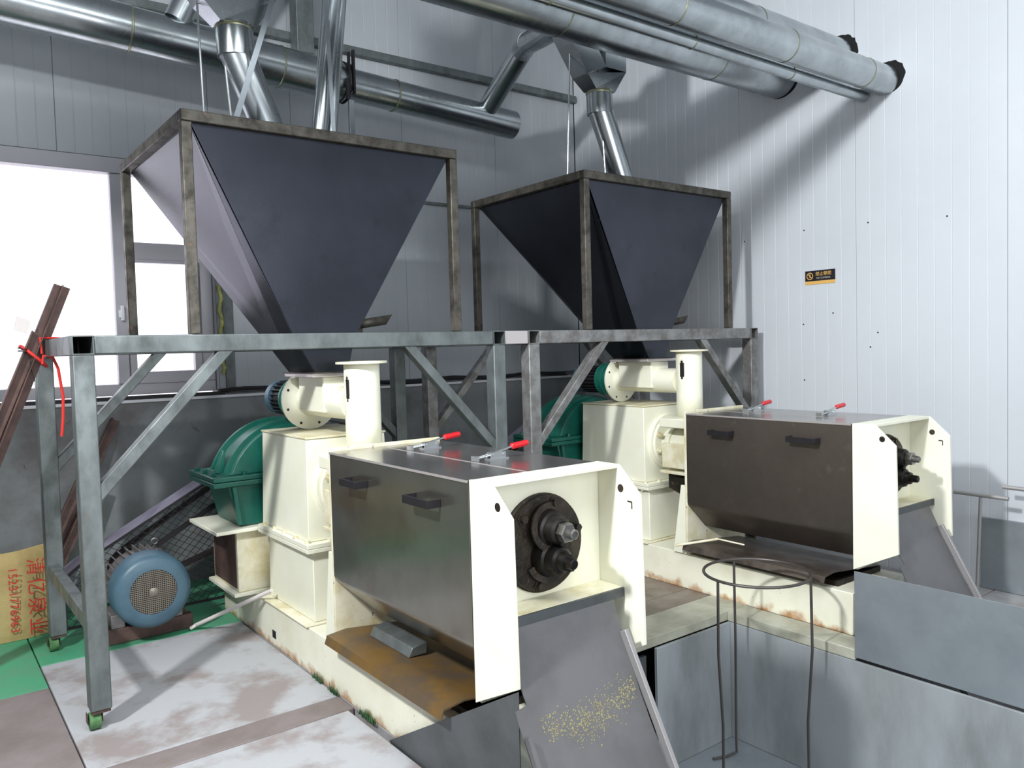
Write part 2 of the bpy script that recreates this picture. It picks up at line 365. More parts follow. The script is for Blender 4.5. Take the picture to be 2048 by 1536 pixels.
# moss tufts beside machine one
mo = MB()
for cx, cy in [(.938,-.30),(.936,-.62),(.94,-.12),(.937,-.66)]:
    for k in range(26):
        a = random.uniform(-.05,.05); b = random.uniform(-.006,.006); h = random.uniform(.012,.05); t = .003
        mo.add([(cx+b-t,cy+a,0.001),(cx+b+t,cy+a+t,0.001),(cx+b+random.uniform(-.008,.004),cy+a+random.uniform(-.01,.01),h)], [(0,1,2)])
        mo.add([(cx+b,cy+a-t,0.001),(cx+b,cy+a+t*2,0.001),(cx+b+random.uniform(-.008,.004),cy+a+random.uniform(-.01,.01),h)], [(0,1,2)])
tag(mo.build('moss', m_moss), 'tufts of green moss growing along the foot of the nearer press base', 'moss', kind='stuff')

# ================================================================== support towers
W, D, H, B, LG = 2.197, 1.235, 1.649, .079, .082
def open_tube_y(mb, x0, x1, y0, y1, z0, z1, t=.005):
    mb.box(x0, x1, y0, y1, z0, z0+t); mb.box(x0, x1, y0, y1, z1-t, z1)
    mb.box(x0, x0+t, y0, y1, z0+t, z1-t); mb.box(x1-t, x1, y0, y1, z0+t, z1-t)
tw = thing('support_tower', (0,0,0), 'long grey square-tube tower under the large near hopper, left of the two', 'steel frame')
for x0 in (0, W-LG):
    for y0 in (0, D-LG):
        lg = MB().box(x0, x0+LG, y0, y0+LG, .085, H-B-.001).build('leg', m_frame, tw, bevel=.005)
        cx = x0+LG/2-.022; cy = y0+LG/2
        c = MB().box(x0+.005, x0+LG-.005, y0+.005, y0+LG-.005, .072, .084)
        c.box(cx-.03, cx-.026, cy-.018, cy+.018, .03, .073).box(cx+.026, cx+.030, cy-.018, cy+.018, .03, .073)
        c.build('caster_fork', m_rust, lg, bevel=.002)
        MB().cyl((cx-.022, cy, .037), (cx+.022, cy, .037), .036, 20).build('caster_wheel', m_moss, lg, bevel=.003, label='caster wheel smeared with green floor paint')
    mb = MB(); open_tube_y(mb, x0, x0+LG, -.001, D+.001, H-B, H); mb.build('side_beam', m_frame, tw)
    MB().box(x0+.006, x0+LG-.006, .35, .352, H-B+.006, H-.006).build('tube_inner_shade', m_black, tw)  # black plate stands in for the shade inside the open tube
    MB().box(x0+.01, x0+.06, LG, D-LG, .40, .47).build('lower_rail', m_frame, tw, bevel=.004)
for y0 in (0, D-.07):
    MB().box(LG+.001, W-LG-.001, y0, y0+.07, H-B+.001, H-.001).build('long_beam', m_frame, tw, bevel=.005)
    yc = y0+.035
    for sx in (0, 1):
        fx = lambda v: v if sx == 0 else W-v
        b = MB().bar((fx(LG-.028), yc, .965), (fx(.645), yc, H-B+.03), .05, .062, up=(0,1,0))
        # trim ends by overlapping neatly into leg and beam
        b.build('corner_brace', m_frame, tw, bevel=.004)
for k in range(2): pass
tw2 = duplicate(tw, (S,0,0), 'rust-flecked square-tube tower under the far right hopper, beside the white wall', {m_frame: m_frame_b})
tag(MB().box(W+.002, S-.002, .004, .064, H-B+.001, H-.001).build('spacer_tube', m_edge, bevel=.004, root=(W+.08,.03,H-B)), 'short bright tube welded between the two tower beams', 'steel tube')

# ================================================================== hoppers
hx, hw, HT = .467, 1.437, 2.634
X0, X1 = hx, hx+hw
hp = thing('feed_hopper', (hx,0,H), 'big dark steel hopper in front of the window, left of the two', 'hopper')
pw = .046
for x0 in (X0, X1-pw):
    for y0 in (.001, D-pw):
        MB().box(x0, x0+pw, y0, y0+pw, H+.001, HT-.052).build('post', m_hframe, hp, bevel=.004)
MB().box(X0, X1, .001, .001+pw, HT-.05, HT).build('top_rail', m_hframe, hp, bevel=.004)
MB().box(X0, X1, D-pw, D, HT-.05, HT).build('top_rail', m_hframe, hp, bevel=.004)
MB().box(X0, X0+pw, pw+.002, D-pw-.001, HT-.05, HT).build('top_rail', m_hframe, hp, bevel=.004)
MB().box(X1-pw, X1, pw+.002, D-pw-.001, HT-.05, HT).build('top_rail', m_hframe, hp, bevel=.004)
zt, zm, zb = HT-.052, 1.62, 1.455
tl, trr, tf, tk = X0+.05, X1-.05, .030, D-.05
ml, mr, mf, mk = .966, 1.275, .048, .45
bl, br, bf, bk = 1.065, 1.235, .052, .385
MB().sheet([(tl,tf,zt),(trr,tf,zt),(mr,mf,zm),(br,bf,zb),(bl,bf,zb),(ml,mf,zm)], (0,-1,0), .003).build('front_sheet', m_hopper, hp)
MB().sheet([(trr,tk,zt),(tl,tk,zt),(ml,mk,zm),(bl,bk,zb),(br,bk,zb),(mr,mk,zm)], (0,1,0), .003).build('rear_sheet', m_hopper, hp)
# left side: main plane and the narrow corner facet behind the front edge
MB().sheet([(tl,tk,zt),(tl,tf+.02,zt),(ml-.008,mf+.15,zm),(ml,mk,zm)], (-1,0,-.4), .003).build('side_sheet', m_hopper, hp)
MB().sheet([(tl,tf+.012,zt),(ml,mf,zm),(ml-.008,mf+.15,zm)], (-1,0,-.4), .0035).build('corner_strip', m_hopper, hp)
MB().sheet([(ml,mf,zm),(ml,mk,zm),(bl,bk,zb),(bl,bf,zb)][::-1], (-1,0,-.4), .003).build('neck_sheet', m_hopper, hp)
MB().sheet([(trr,tf,zt),(trr,tk,zt),(mr,mk,zm),(mr,mf,zm)], (1,0,-.4), .003).build('side_sheet', m_hopper, hp)
MB().sheet([(mr,mf,zm),(mr,mk,zm),(br,bk,zb),(br,bf,zb)], (1,0,-.2), .003).build('neck_sheet', m_hopper, hp)
sp = MB(); sp.add([(1.30,.10,1.665),(1.49,.10,1.69),(1.52,.26,1.69),(1.32,.26,1.665),(1.33,.10,1.715),(1.53,.10,1.745),(1.56,.26,1.745),(1.35,.26,1.715)],
   [(0,1,2,3),(0,1,5,4),(3,2,6,7)])
o = sp.build('overflow_spout', m_hframe, hp); sm = o.modifiers.new('t','SOLIDIFY'); sm.thickness = .004
MB().box(1.036, 1.29, .03, .41, 1.4515, 1.4545).build('neck_flange', m_hframe, hp, bevel=.001)
MB().sheet([(tl+.002,tf+.004,zt+.004),(trr-.002,tf+.004,zt+.004),(trr-.002,tk-.004,zt+.004),(tl+.002,tk-.004,zt+.004)], (0,0,1), .003).build('top_cover', m_hopper, hp)
hp2 = duplicate(hp, (S,0,0), 'smaller-looking dark steel hopper near the white wall, right of the two', None)

# ================================================================== screw presses
PX = 1.217
pr = thing('screw_press', (PX,-.4,0), 'cream screw press with a mirror-bright cover, nearest the camera', 'machine')
# base
base = MB().box(.95, 1.484, -1.452, 1.28, .0, .225).build('base_frame', m_cream_foot, pr, bevel=.004)
MB().box(.9475, .9505, .43, .475, .045, .085).build('slot_hole', m_black, base)
MB().box(.935, 1.46, -.02, .66, .226, .236).build('mounting_plate', m_cream_dirty, pr, bevel=.003)
# transmission box
lo = MB().hexa([(.99,0.,.237),(1.44,0.,.237),(1.44,.60,.237),(.99,.60,.237)], [(.995,.008,.580),(1.435,.008,.580),(1.435,.595,.580),(.995,.595,.580)]).build('gearbox_lower', m_cream, pr, bevel=.004)
fg = MB().box(.957, 1.473, -.02, .655, .581, .601).box(.957, 1.473, -.02, .655, .603, .625).build('gearbox_flange', m_cream, pr, bevel=.002)
for i in range(5):
    yy = .02+i*.145
    hexbolt((.975, yy, .625), (0,0,1), .011, .014).build('bolt', m_cream_dirty, fg)
    hexbolt((.975, yy+.03, .581), (0,0,-1), .009, .012).build('bolt', m_cream_dirty, fg)
for i in range(3): hexbolt((1.08+i*.14, -.006, .625), (0,0,1), .011, .014).build('bolt', m_cream_dirty, fg)
up = MB().hexa([(.985,.03,.626),(1.445,.03,.626),(1.445,.655,.626),(.985,.655,.626)], [(1.0,.05,1.128),(1.43,.05,1.128),(1.43,.647,1.128),(1.0,.647,1.128)]).build('gearbox_upper', m_cream, pr, bevel=.004)
MB().box(.995, 1.435, .045, .652, 1.129, 1.139).build('gearbox_lid', m_cream_dirty, up, bevel=.002)
# front ring, bolts, barrel
rg = MB().lathe((PX, .046, .885), (0,-1,0), [(0,.19),(.03,.19),(.034,.186),(.034,.168),(.05,.165),(.05,.10)], 48).build('bearing_ring', m_cream, pr)
for i in range(8):
    a = R(22.5+45*i); hexbolt((PX+.142*math.cos(a), -.004, .885+.142*math.sin(a)), (0,-1,0), .014, .03).build('bolt', m_cream_dirty, rg)
ba = MB().lathe((PX, -.005, .87), (0,-1,0), [(0,.105),(.06,.105),(.062,.135),(.085,.135),(.087,.12),(.35,.12)], 40).build('barrel_inlet', m_cream, pr)
MB().box(1.0, 1.40, -.335, -.09, 1.005, 1.065).build('clamp_block', m_cream, pr, bevel=.006)
MB().box(1.02, 1.40, -.335, -.28, .70, 1.004).build('clamp_block', m_cream, pr, bevel=.006)
MB().box(1.02, 1.05, -.28, -.09, .74, .90).box(1.02,1.36,-.28,-.07,.70,.72).build('packing_bracket', m_cream_dirty, pr, bevel=.004)
hexbolt((1.10, -.345, .735), (-1,0,0), .012, .05).build('bolt', m_shaft, pr)
MB().hexa([(1.07,-.34,.52),(1.38,-.34,.52),(1.38,-.10,.60),(1.07,-.10,.60)], [(1.07,-.34,.66),(1.38,-.34,.66),(1.38,-.10,.69),(1.07,-.10,.69)]).build('drip_pan', m_dark, pr)
# back plate and gusset
bp_ = MB().box(.93, 1.505, -.374, -.356, .226, 1.128).build('back_plate', m_cream_dirty, pr, bevel=.002)
MB().prism([(-.355,.228),(-.355,.66),(-.325,.66),(-.255,.228)], 'x', .93, .944).build('gusset', m_cream, bp_, bevel=.001)
# cage barrel inside the cover
MB().lathe((PX, -.375, .865), (0,-1,0), [(0,.15)]+[q for i in range(9) for q in ((.04+i*.118,.15),(.04+i*.118,.165),(.075+i*.118,.165),(.075+i*.118,.15))]+[(1.085,.15)], 24).build('press_cage', m_screwiron, pr)
# cover: left wing, right wing, two lid leaves
def wing(sgn):
    pts = [(.93,1.108),(.93,.56),(.936,.54),(.95,.525),(1.095,.385)]
    t = .004; inner = [(a+t, b) for a, b in pts[:2]]+[(.941,.543),(.953,.530),(1.099,.388)]
    poly = pts+inner[::-1]
    if sgn < 0: poly = [(2*PX-a, b) for a, b in poly]
    return MB().prism(poly, 'y', -.376, -1.463)
cv = wing(1).build('cover', m_steel, pr, label='tall folded steel side cover')
for y0, y1 in ((-.585,-.735),(-1.115,-1.29)):
    h = MB().box(.872, .878, y1, y0, .998, 1.028).box(.8781, .929, y0-.006, y0, .998, 1.028).box(.8781, .929, y1, y1+.006, .998, 1.028)
    h.build('handle', m_mesh, cv, bevel=.001, label='black flat-bar handle')
wing(-1).build('cover', m_steel, pr)
MB().box(.928, 1.178, -1.463, -.376, 1.109, 1.113).build('cover_lid', m_lid, pr)
MB().box(1.183, 1.503, -1.463, -.376, 1.109, 1.1135).build('cover_lid', m_lid, pr)
MB().box(1.178, 1.183, -1.463, -.376, 1.109, 1.1145).build('lid_seam', m_edge, pr)
MB().box(.9265, .9275, -1.463, -.376, 1.104, 1.113).build('lid_edge', m_edge, pr)
for yc in (-.62, -1.12):
    t = MB().box(1.255, 1.345, yc-.02, yc+.02, 1.1136, 1.119)
    t.box(1.262, 1.335, yc-.014, yc-.010, 1.119, 1.142).box(1.262, 1.335, yc+.010, yc+.014, 1.119, 1.142)
    t.path([(1.20,yc-.010,1.125),(1.275,yc-.012,1.134)], .003, 6).path([(1.20,yc+.010,1.125),(1.275,yc+.012,1.134)], .003, 6)
    t.box(1.190, 1.204, yc-.018, yc+.018, 1.1146, 1.135)
    t.cyl((1.265,yc-.02,1.132),(1.265,yc+.02,1.132),.005,8).cyl((1.325,yc-.02,1.132),(1.325,yc+.02,1.132),.005,8)
    t.bar((1.265,yc,1.136),(1.385,yc,1.158),.014,.005)
    tc_ = t.build('toggle_clamp', m_rod, pr)
    MB().lathe((1.372,yc,1.1555), (1,0,.10), [(0,.008),(.004,.0125),(.08,.0125),(.086,.009)], 14).build('grip', m_red, tc_, label='red plastic grip')
# drip tray
MB().prism([(.872,.266),(.884,.302),(.975,.312),(1.0,.309),(1.44,.262),(1.44,.256),(1.0,.303),(.975,.306),(.888,.296),(.876,.266)], 'y', -.376, -1.335).build('drip_tray', m_tray, pr)
MB().box(1.0, 1.44, -1.34, -.38, .226, .255).build('tray_bed', m_dark, pr)
# end frame
fl_poly = [(-1.466,1.115),(-1.585,1.115),(-1.692,1.015),(-1.702,.478),(-1.466,.358)]
ef = MB().prism(fl_poly, 'x', .932, .946).build('end_frame', m_cream, pr, bevel=.0015)
MB().prism(fl_poly, 'x', 1.503, 1.517).build('side_cheek', m_cream, ef, bevel=.0015)
MB().box(.947, 1.502, -1.482, -1.466, .358, 1.114).build('end_wall', m_cream, ef)
MB().box(.947, 1.502, -1.585, -1.483, 1.102, 1.115).build('end_roof', m_cream, ef, bevel=.001)
MB().box(.947, 1.502, -1.60, -1.483, .655, .669).build('end_shelf', m_cream_dirty, ef, bevel=.001)
MB().cyl((.9318,-1.624,1.045),(.934,-1.624,1.045),.015,20).cyl((1.5028,-1.60,1.03),(1.505,-1.60,1.03),.015,20).build('bolt_hole', m_dark, ef)
MB().box(1.5010,1.5029,-1.655,-1.635,.985,.990).box(1.5010,1.5029,-1.658,-1.654,.962,.988).build('scratch', m_dark, ef)
dz = .86
dc = MB().lathe((PX,-1.4825,dz), (0,-1,0), [(0,.176),(.012,.176),(.014,.170),(.03,.168),(.03,.05)], 48).build('end_disc', m_dark, pr)
for i in range(6):
    a = R(15+60*i); hexbolt((PX+.146*math.cos(a), -1.512, dz+.146*math.sin(a)), (0,-1,0), .014, .022).build('bolt', m_dark, dc)
for k, zz in enumerate((.918, .815)):
    sc = MB().lathe((PX,-1.5135,zz), (0,-1,0), [(0,.07),(.02,.068),(.045,.062),(.05,.052),(.085,.046),(.092,.036)], 30).build('screw_end', m_screwiron, dc)
    fb = MB(); n = 22; vs = []
    for i in range(n+1):
        a = R((60 if k == 0 else 200)+i*11); yv = -1.518-.0022*i
        for rr, dy in ((.06,0),(.094-.0006*i,0),(.094-.0006*i,-.008),(.06,-.008)):
            vs.append((PX+rr*math.cos(a), yv+dy, zz+rr*math.sin(a)*.98))
    fs = [(4*i+j, 4*i+(j+1)%4, 4*i+4+(j+1)%4, 4*i+4+j) for i in range(n) for j in range(4)]+[(0,1,2,3),(4*n+3,4*n+2,4*n+1,4*n)]
    fb.add(vs, fs); fb.build('screw_flight', m_dark, dc)
    if k == 0:
        MB().lathe((PX,-1.606,zz), (0,-1,0), [(0,.033),(.002,.035),(.03,.035),(.034,.031)], 6).lathe((PX,-1.6405,zz),(0,-1,0),[(0,.018),(.026,.018),(.03,.013)],18).build('shaft_nut', m_shaft, dc)
    else:
        MB().lathe((PX,-1.606,zz), (0,-1,0), [(0,.034),(.02,.030),(.022,.020),(.055,.018),(.058,.014)], 20).build('shaft_nut', m_screwiron, dc)
# vertical vent pipe with a slot facing the window side
vx, vy = 1.198, -.18
vm = MB(); n = 60; zs = [1.066,1.2,1.30,1.315,1.33,1.345,1.405,1.42,1.435,1.45,1.494]
vs = [(vx+.085*math.cos(2*math.pi*i/n), vy+.085*math.sin(2*math.pi*i/n), z) for z in zs for i in range(n)]
fs = []
for k in range(len(zs)-1):
    for i in range(n):
        ang = (i+.5)*6; da = abs(((ang-186+180) % 360)-180)
        zc = (zs[k]+zs[k+1])/2
        lim = 13 if 1.33 < zc < 1.42 else (9 if 1.315 < zc < 1.435 else 0)
        if 1.30 < zc < 1.44 and da < lim: continue
        fs.append((k*n+i, k*n+(i+1)%n, (k+1)*n+(i+1)%n, (k+1)*n+i))
vm.add(vs, fs)
vp = vm.build('vent_pipe', m_cream, pr); so = vp.modifiers.new('wall','SOLIDIFY'); so.thickness = .005; so.offset = -1
MB().lathe((vx,vy,1.4945), (0,0,1), [(0,.079),(0,.122),(.011,.122),(.011,.079),(0,.079)], 48, closed=False).build('pipe_flange', m_cream_dirty, vp)
MB().lathe((vx,vy,1.07), (0,0,1), [(0,.0785),(.42,.0785)], 36, closed=False).build('pipe_inner_shade', m_black, vp)  # black sleeve added so the slot shows a shaded inside
# feeder
fd = MB().cyl((vx, .455, 1.30), (vx, vy+.07, 1.30), .083, 40).build('feed_tube', m_cream, pr)
MB().lathe((vx,.442,1.30), (0,1,0), [(0,.157),(.002,.16),(.014,.16),(.016,.157)], 48).build('feed_disc', m_cream, fd)
for i in range(8):
    a = R(20+45*i); MB().cyl((vx+.135*math.cos(a), .4412, 1.30+.135*math.sin(a)), (vx+.135*math.cos(a), .443, 1.30+.135*math.sin(a)), .0075, 10).build('bolt_hole', m_dark, fd)
MB().box(1.111, 1.285, .075, .385, 1.25, 1.43).build('feed_throat', m_cream, pr, bevel=.006)
MB().box(1.045, 1.335, .045, .405, 1.431, 1.4505).build('throat_flange', m_edge, pr, bevel=.002)
fm_ = MB().lathe((vx,.459,1.30), (0,1,0), [(0,.115),(.02,.128),(.035,.128),(.037,.118),(.06,.118),(.062,.127),(.085,.127),(.087,.115),(.13,.108),(.132,.118),(.15,.118),(.155,.085)], 40).build('feed_reducer', m_green, pr)
fb = MB().lathe((vx,.615,1.30), (0,1,0), [(0,.078),(.20,.078)], 30)
for i in range(24):
    a = R(15*i); c, s_ = math.cos(a), math.sin(a)
    fb.bar((vx+.088*c,.62,1.30+.088*s_), (vx+.088*c,.80,1.30+.088*s_), .005, .026, up=(c,0,s_))
fb.build('feed_motor', m_mesh, pr)
MB().lathe((vx,.81,1.30), (0,1,0), [(0,.1),(.055,.1),(.065,.09)], 30).build('motor_cowl', m_blue, pr)
pr2 = duplicate(pr, (S,0,0), 'cream screw press with a brown oil-stained cover, at the far right', {m_steel: m_steel_b, m_tray: m_tray_b})

# ---- green gear reducers on pedestals
gr = thing('gear_reducer', (PX,.93,.225), 'green arched gear reducer behind the nearer press', 'gearbox')
arch = [(PX-.40,.895)]+[(PX-.385*math.cos(R(a)), .77+.385*math.sin(R(a))) for a in range(20,161,7)]+[(PX+.40,.895)]
MB().prism(arch, 'y', .735, 1.12).build('housing_top', m_green, gr, bevel=.012)
rim = [(PX-.43,.895)]+[(PX-.405*math.cos(R(a)), .77+.405*math.sin(R(a))) for a in range(18,163,6)]+[(PX+.43,.895)]
rin = [(PX-.33,.895)]+[(PX-.35*math.cos(R(a)), .77+.35*math.sin(R(a))) for a in range(22,159,6)]+[(PX+.33,.895)]
MB().prism(rim, 'y', .80, .825).build('housing_rib', m_green, gr, bevel=.004)
MB().prism(rim, 'y', 1.03, 1.055).build('housing_rib', m_green, gr, bevel=.004)
MB().box(PX-.475, PX+.475, .70, 1.16, .836, .864).box(PX-.475, PX+.475, .70, 1.16, .866, .894).build('split_flange', m_green, gr, bevel=.006)
MB().prism([(PX-.39,.835),(PX+.39,.835),(PX+.33,.605),(PX-.33,.605)], 'y', .74, 1.12).build('housing_bottom', m_green, gr, bevel=.01)
for xx in (-.36,-.12,.12,.36):
    MB().prism([(PX+xx-.012,.834),(PX+xx+.012,.834),(PX+xx*.93+.012,.62),(PX+xx*.93-.012,.62)], 'y', .71, .739).build('rib', m_green, gr, bevel=.003)
for yy in (.78, .93, 1.08):
    hexbolt((PX-.45, yy, .8945), (0,0,1), .012, .018).build('bolt', m_green, gr)
for xx in (-.3, -.1, .1, .3): hexbolt((PX+xx, .716, .8945), (0,0,1), .012, .018).build('bolt', m_green, gr)
MB().prism([(.80,.896),(.85,1.02),(.86,1.02),(.86,.896)], 'y', .86, .90).build('lifting_lug', m_green, gr, bevel=.003)
MB().box(.74, 1.69, .68, 1.19, .583, .603).build('pedestal_top', m_cream, gr, bevel=.003)
MB().box(.86, 1.57, .72, 1.15, .246, .582).build('pedestal', m_cream_dirty, gr, bevel=.004)
MB().box(.857, .8595, .745, 1.13, .262, .568).build('beam_web', m_rust, gr)
MB().box(.83, 1.60, .70, 1.17, .2255, .245).build('pedestal_foot', m_cream, gr, bevel=.003)
gr2 = duplicate(gr, (S,0,0), 'green arched gear reducer behind the far right press, mostly in shade', None)

# ---- main motors
MC = (.462, .294)
mt = thing('electric_motor', (MC[0],1.1,.0), 'blue-faced electric motor on the green floor under the left tower', 'motor')
cw = MB().lathe((MC[0],.90,MC[1]), (0,1,0), [(0,.118),(-.012,.12),(-.012,.165),(0,.185),(.02,.198),(.14,.200),(.145,.19),(.145,.12),(.01,.118)], 56, closed=False).build('fan_cowl', m_blue, mt)
g = MB()
for i in range(-11, 12):
    q = i*.0102; e = math.sqrt(max(.118**2-q*q, 0))
    g.box(MC[0]+q-.0018, MC[0]+q+.0018, .8925, .8955, MC[1]-e, MC[1]+e)
    g.box(MC[0]-e, MC[0]+e, .8895, .8925, MC[1]+q-.0018, MC[1]+q+.0018)
g.build('grille', m_grille, cw)
MB().lathe((MC[0],.885,MC[1]), (0,1,0), [(0,.018),(.004,.024),(.0042,.024)], 20).build('grille_boss', m_grille, cw)
MB().lathe((MC[0],.93,MC[1]), (0,1,0), [(0,.117),(.003,.117)], 30).build('fan', m_dark, cw)
mb = MB().lathe((MC[0],1.046,MC[1]), (0,1,0), [(0,.16),(.24,.16),(.25,.12)], 36)
for i in range(30):
    a = R(12*i); c, s_ = math.cos(a), math.sin(a)
    mb.bar((MC[0]+.175*c,1.05,MC[1]+.175*s_), (MC[0]+.175*c,1.28,MC[1]+.175*s_), .006, .036, up=(c,0,s_))
mb.build('motor_body', m_motor, mt)
MB().path([(MC[0]+.06,1.09,MC[1]+.19),(MC[0]+.06,1.09,MC[1]+.215)]+[(MC[0]+.06+.016*math.sin(R(a)),1.09,MC[1]+.231-.016*math.cos(R(a))) for a in range(0,361,40)], .005, 8).build('eye_bolt', m_shaft, mt)
for sx in (-.15, .15): MB().box(MC[0]+sx-.035, MC[0]+sx+.035, 1.06, 1.27, .085, .16).build('foot', m_motor, mt, bevel=.004)
MB().box(MC[0]-.24, MC[0]+.24, 1.06, 1.12, .001, .084).box(MC[0]-.24, MC[0]+.24, 1.21, 1.27, .001, .084).build('slide_rail', m_rust, mt, bevel=.004)
mt2 = duplicate(mt, (S,0,0), 'electric motor standing in the shade between the presses, behind the nearer cover', None)

# ---- belt guards
bg_ = thing('belt_guard', (1.0,1.42,0), 'sloping black wire-mesh belt guard behind the blue motor', 'guard')
poly = [(.10,.06),(.10,.34),(.18,.40),(1.36,1.04),(1.62,1.115),(1.86,1.06),(1.92,.86),(1.80,.62),(1.30,.10),(1.24,.06)]
y0, y1 = 1.33, 1.52
def ring_poly(pts, i0, i1, t=.012):
    mb = MB()
    for k in range(i0, i1):
        a = pts[k]; b = pts[(k+1)%len(pts)]
        mb.sheet([(a[0],y0,a[1]),(b[0],y0,b[1]),(b[0],y1,b[1]),(a[0],y1,a[1])], (0,0,1) if k < 6 else (1,0,0), .004)
    return mb
ring_poly(poly, 1, 5).build('top_strip', m_guard, bg_)
ring_poly(poly, 5, 9).build('end_strip', m_mesh, bg_)
def inside(px_, pz_):
    c = False; n = len(poly)
    for i in range(n):
        x1_, z1_ = poly[i]; x2_, z2_ = poly[(i+1)%n]
        if (z1_ > pz_) != (z2_ > pz_) and px_ < (x2_-x1_)*(pz_-z1_)/(z2_-z1_)+x1_: c = not c
    return c
wm = MB()
for slope in (1.0, -.62):
    for j in range(-70, 90):
        c0 = j*.042*(1.15 if slope > 0 else 1.0)
        seg = None; t = .08
        while t < 1.96:
            z = slope*(t-.5)+c0
            if inside(t, z):
                if seg is None: seg = [(t, z), (t, z)]
                else: seg[1] = (t, z)
            elif seg is not None:
                if seg[1][0]-seg[0][0] > .01: wm.bar((seg[0][0],y0+.004,seg[0][1]), (seg[1][0],y0+.004,seg[1][1]), .003, .003, up=(0,1,0))
                seg = None
            t += .01
        if seg is not None: wm.bar((seg[0][0],y0+.004,seg[0][1]), (seg[1][0],y0+.004,seg[1][1]), .003, .003, up=(0,1,0))
wm.build('wire_mesh', m_mesh, bg_, kind='stuff')
MB().bar((.50,y0-.004,.40), (1.40,y0-.004,.90), .012, .03, up=(0,0,1)).build('stiffener', m_mesh, bg_)
eb = MB()
for i in range(len(poly)):
    a = poly[i]; b = poly[(i+1)%len(poly)]; eb.bar((a[0],y0,a[1]), (b[0],y0,b[1]), .012, .02, up=(0,1,0))
eb.build('edge_frame', m_mesh, bg_)
MB().lathe((MC[0],1.36,MC[1]+.02), (0,1,0), [(0,.12),(.12,.12)], 30).build('pulley', m_dark, bg_)
MB().lathe((1.55,1.36,.80), (0,1,0), [(0,.26),(.12,.26)], 40).build('pulley', m_dark, bg_)
bt = MB(); bt.sheet([(.42,1.37,.43),(1.45,1.37,1.04),(1.45,1.47,1.04),(.42,1.47,.43)], (0,0,1), .01).sheet([(.5,1.37,.2),(1.66,1.37,.56),(1.66,1.47,.56),(.5,1.47,.2)], (0,0,1), .01)
bt.build('drive_belt', m_dark, bg_)
bg2 = duplicate(bg_, (S,0,0), 'belt guard of wire mesh in the dark corner behind the far right press', None)

# ================================================================== discharge chutes
def make_chute():
    ch = thing('discharge_chute', (PX,-1.62,.0), 'steel discharge chute below the nearer press, streaked with yellow crumbs', 'chute')
    k = 1.85
    def P(x, y): return (x, y, .648+k*(y+1.605))
    MB().sheet([P(.951,-1.605), P(1.445,-1.605), P(1.415,-1.76), P(1.42,-2.10), P(.904,-2.10), P(.904,-1.725), P(.951,-1.722)], (0,.88,-.47), .004).build('chute_floor', m_chute, ch)
    for (a, b) in (((1.420,-1.665),(1.424,-2.10)),):
        MB().bar(Vector(P(*a))+Vector((.008,-.012,.008)), Vector(P(*b))+Vector((.008,-.012,.008)), .018, .03, up=(0,-.88,.47)).build('side_lip', m_liplit, ch, bevel=.002)
    MB().bar(Vector(P(.912,-1.765))+Vector((0,-.012,.008)), Vector(P(.912,-2.10))+Vector((0,-.012,.008)), .016, .02, up=(0,-.88,.47)).build('side_lip', m_chute, ch)
    MB().box(.95, 1.50, -1.612, -1.601, .635, .668).build('hinge_strip', m_sheet_dark, ch)
    return ch
ch = make_chute()
ch2 = duplicate(ch, (S,0,0), 'grey discharge chute below the far right press, dark shade at its top', None)
# spilled crumbs on the nearer chute
cr = MB()
for i in range(1500):
    x = random.uniform(.985, 1.40); c0 = -1.757-.018*math.sin((x-.98)*9); w_ = .014+.012*math.sin((x-.98)*7.5)
    yq = c0+random.gauss(0, w_*.6); 
    if random.random() < .35+.3*math.sin(x*37)*math.sin(x*61): continue
    z = .648+1.85*(yq+1.605); s_ = random.uniform(.0010,.0038)
    n_ = Vector((0,-.88,.47)); c = Vector((x,yq,z))+n_*.0005
    cr.add([c+Vector((s_,0,0)), c+Vector((-s_,0,0)), c+Vector((0,.47*s_,.88*s_)), c+Vector((0,-.47*s_,-.88*s_)), c+n_*s_*.35], [(0,2,4),(2,1,4),(1,3,4),(3,0,4)])
tag(cr.build('press_crumbs', mat('yellow_crumb', (142,136,98), (124,114,86), 60, rough=.9)), 'yellow press crumbs stuck to the nearer discharge chute', 'crumbs', kind='stuff')

# ================================================================== sheets around the pit
tag(MB().prism([(-.86,.001),(-1.72,.482),(-1.72,-.60),(-1.25,-.60),(-.88,-.03)], 'x', .9205, .9245).build('guard_sheet', m_sheet_dark, bevel=.0008), 'dark triangular steel sheet leaning beside the nearer press, bottom centre', 'steel sheet')
tag(MB().prism([(-1.565,-.03),(-1.565,.402),(-3.6,.402),(-3.6,-.03)], 'x', 3.136, 3.1395).build('guard_sheet', m_sheet, bevel=.0008), 'large bluish galvanised sheet standing along the pit at right', 'steel sheet')
tag(MB().box(4.652, 4.6765, -4.6, -1.53, .0015, .435).build('splash_sheet', m_sheet, bevel=.002), 'galvanised splash sheet against the white wall behind the T-handled rods', 'steel sheet')

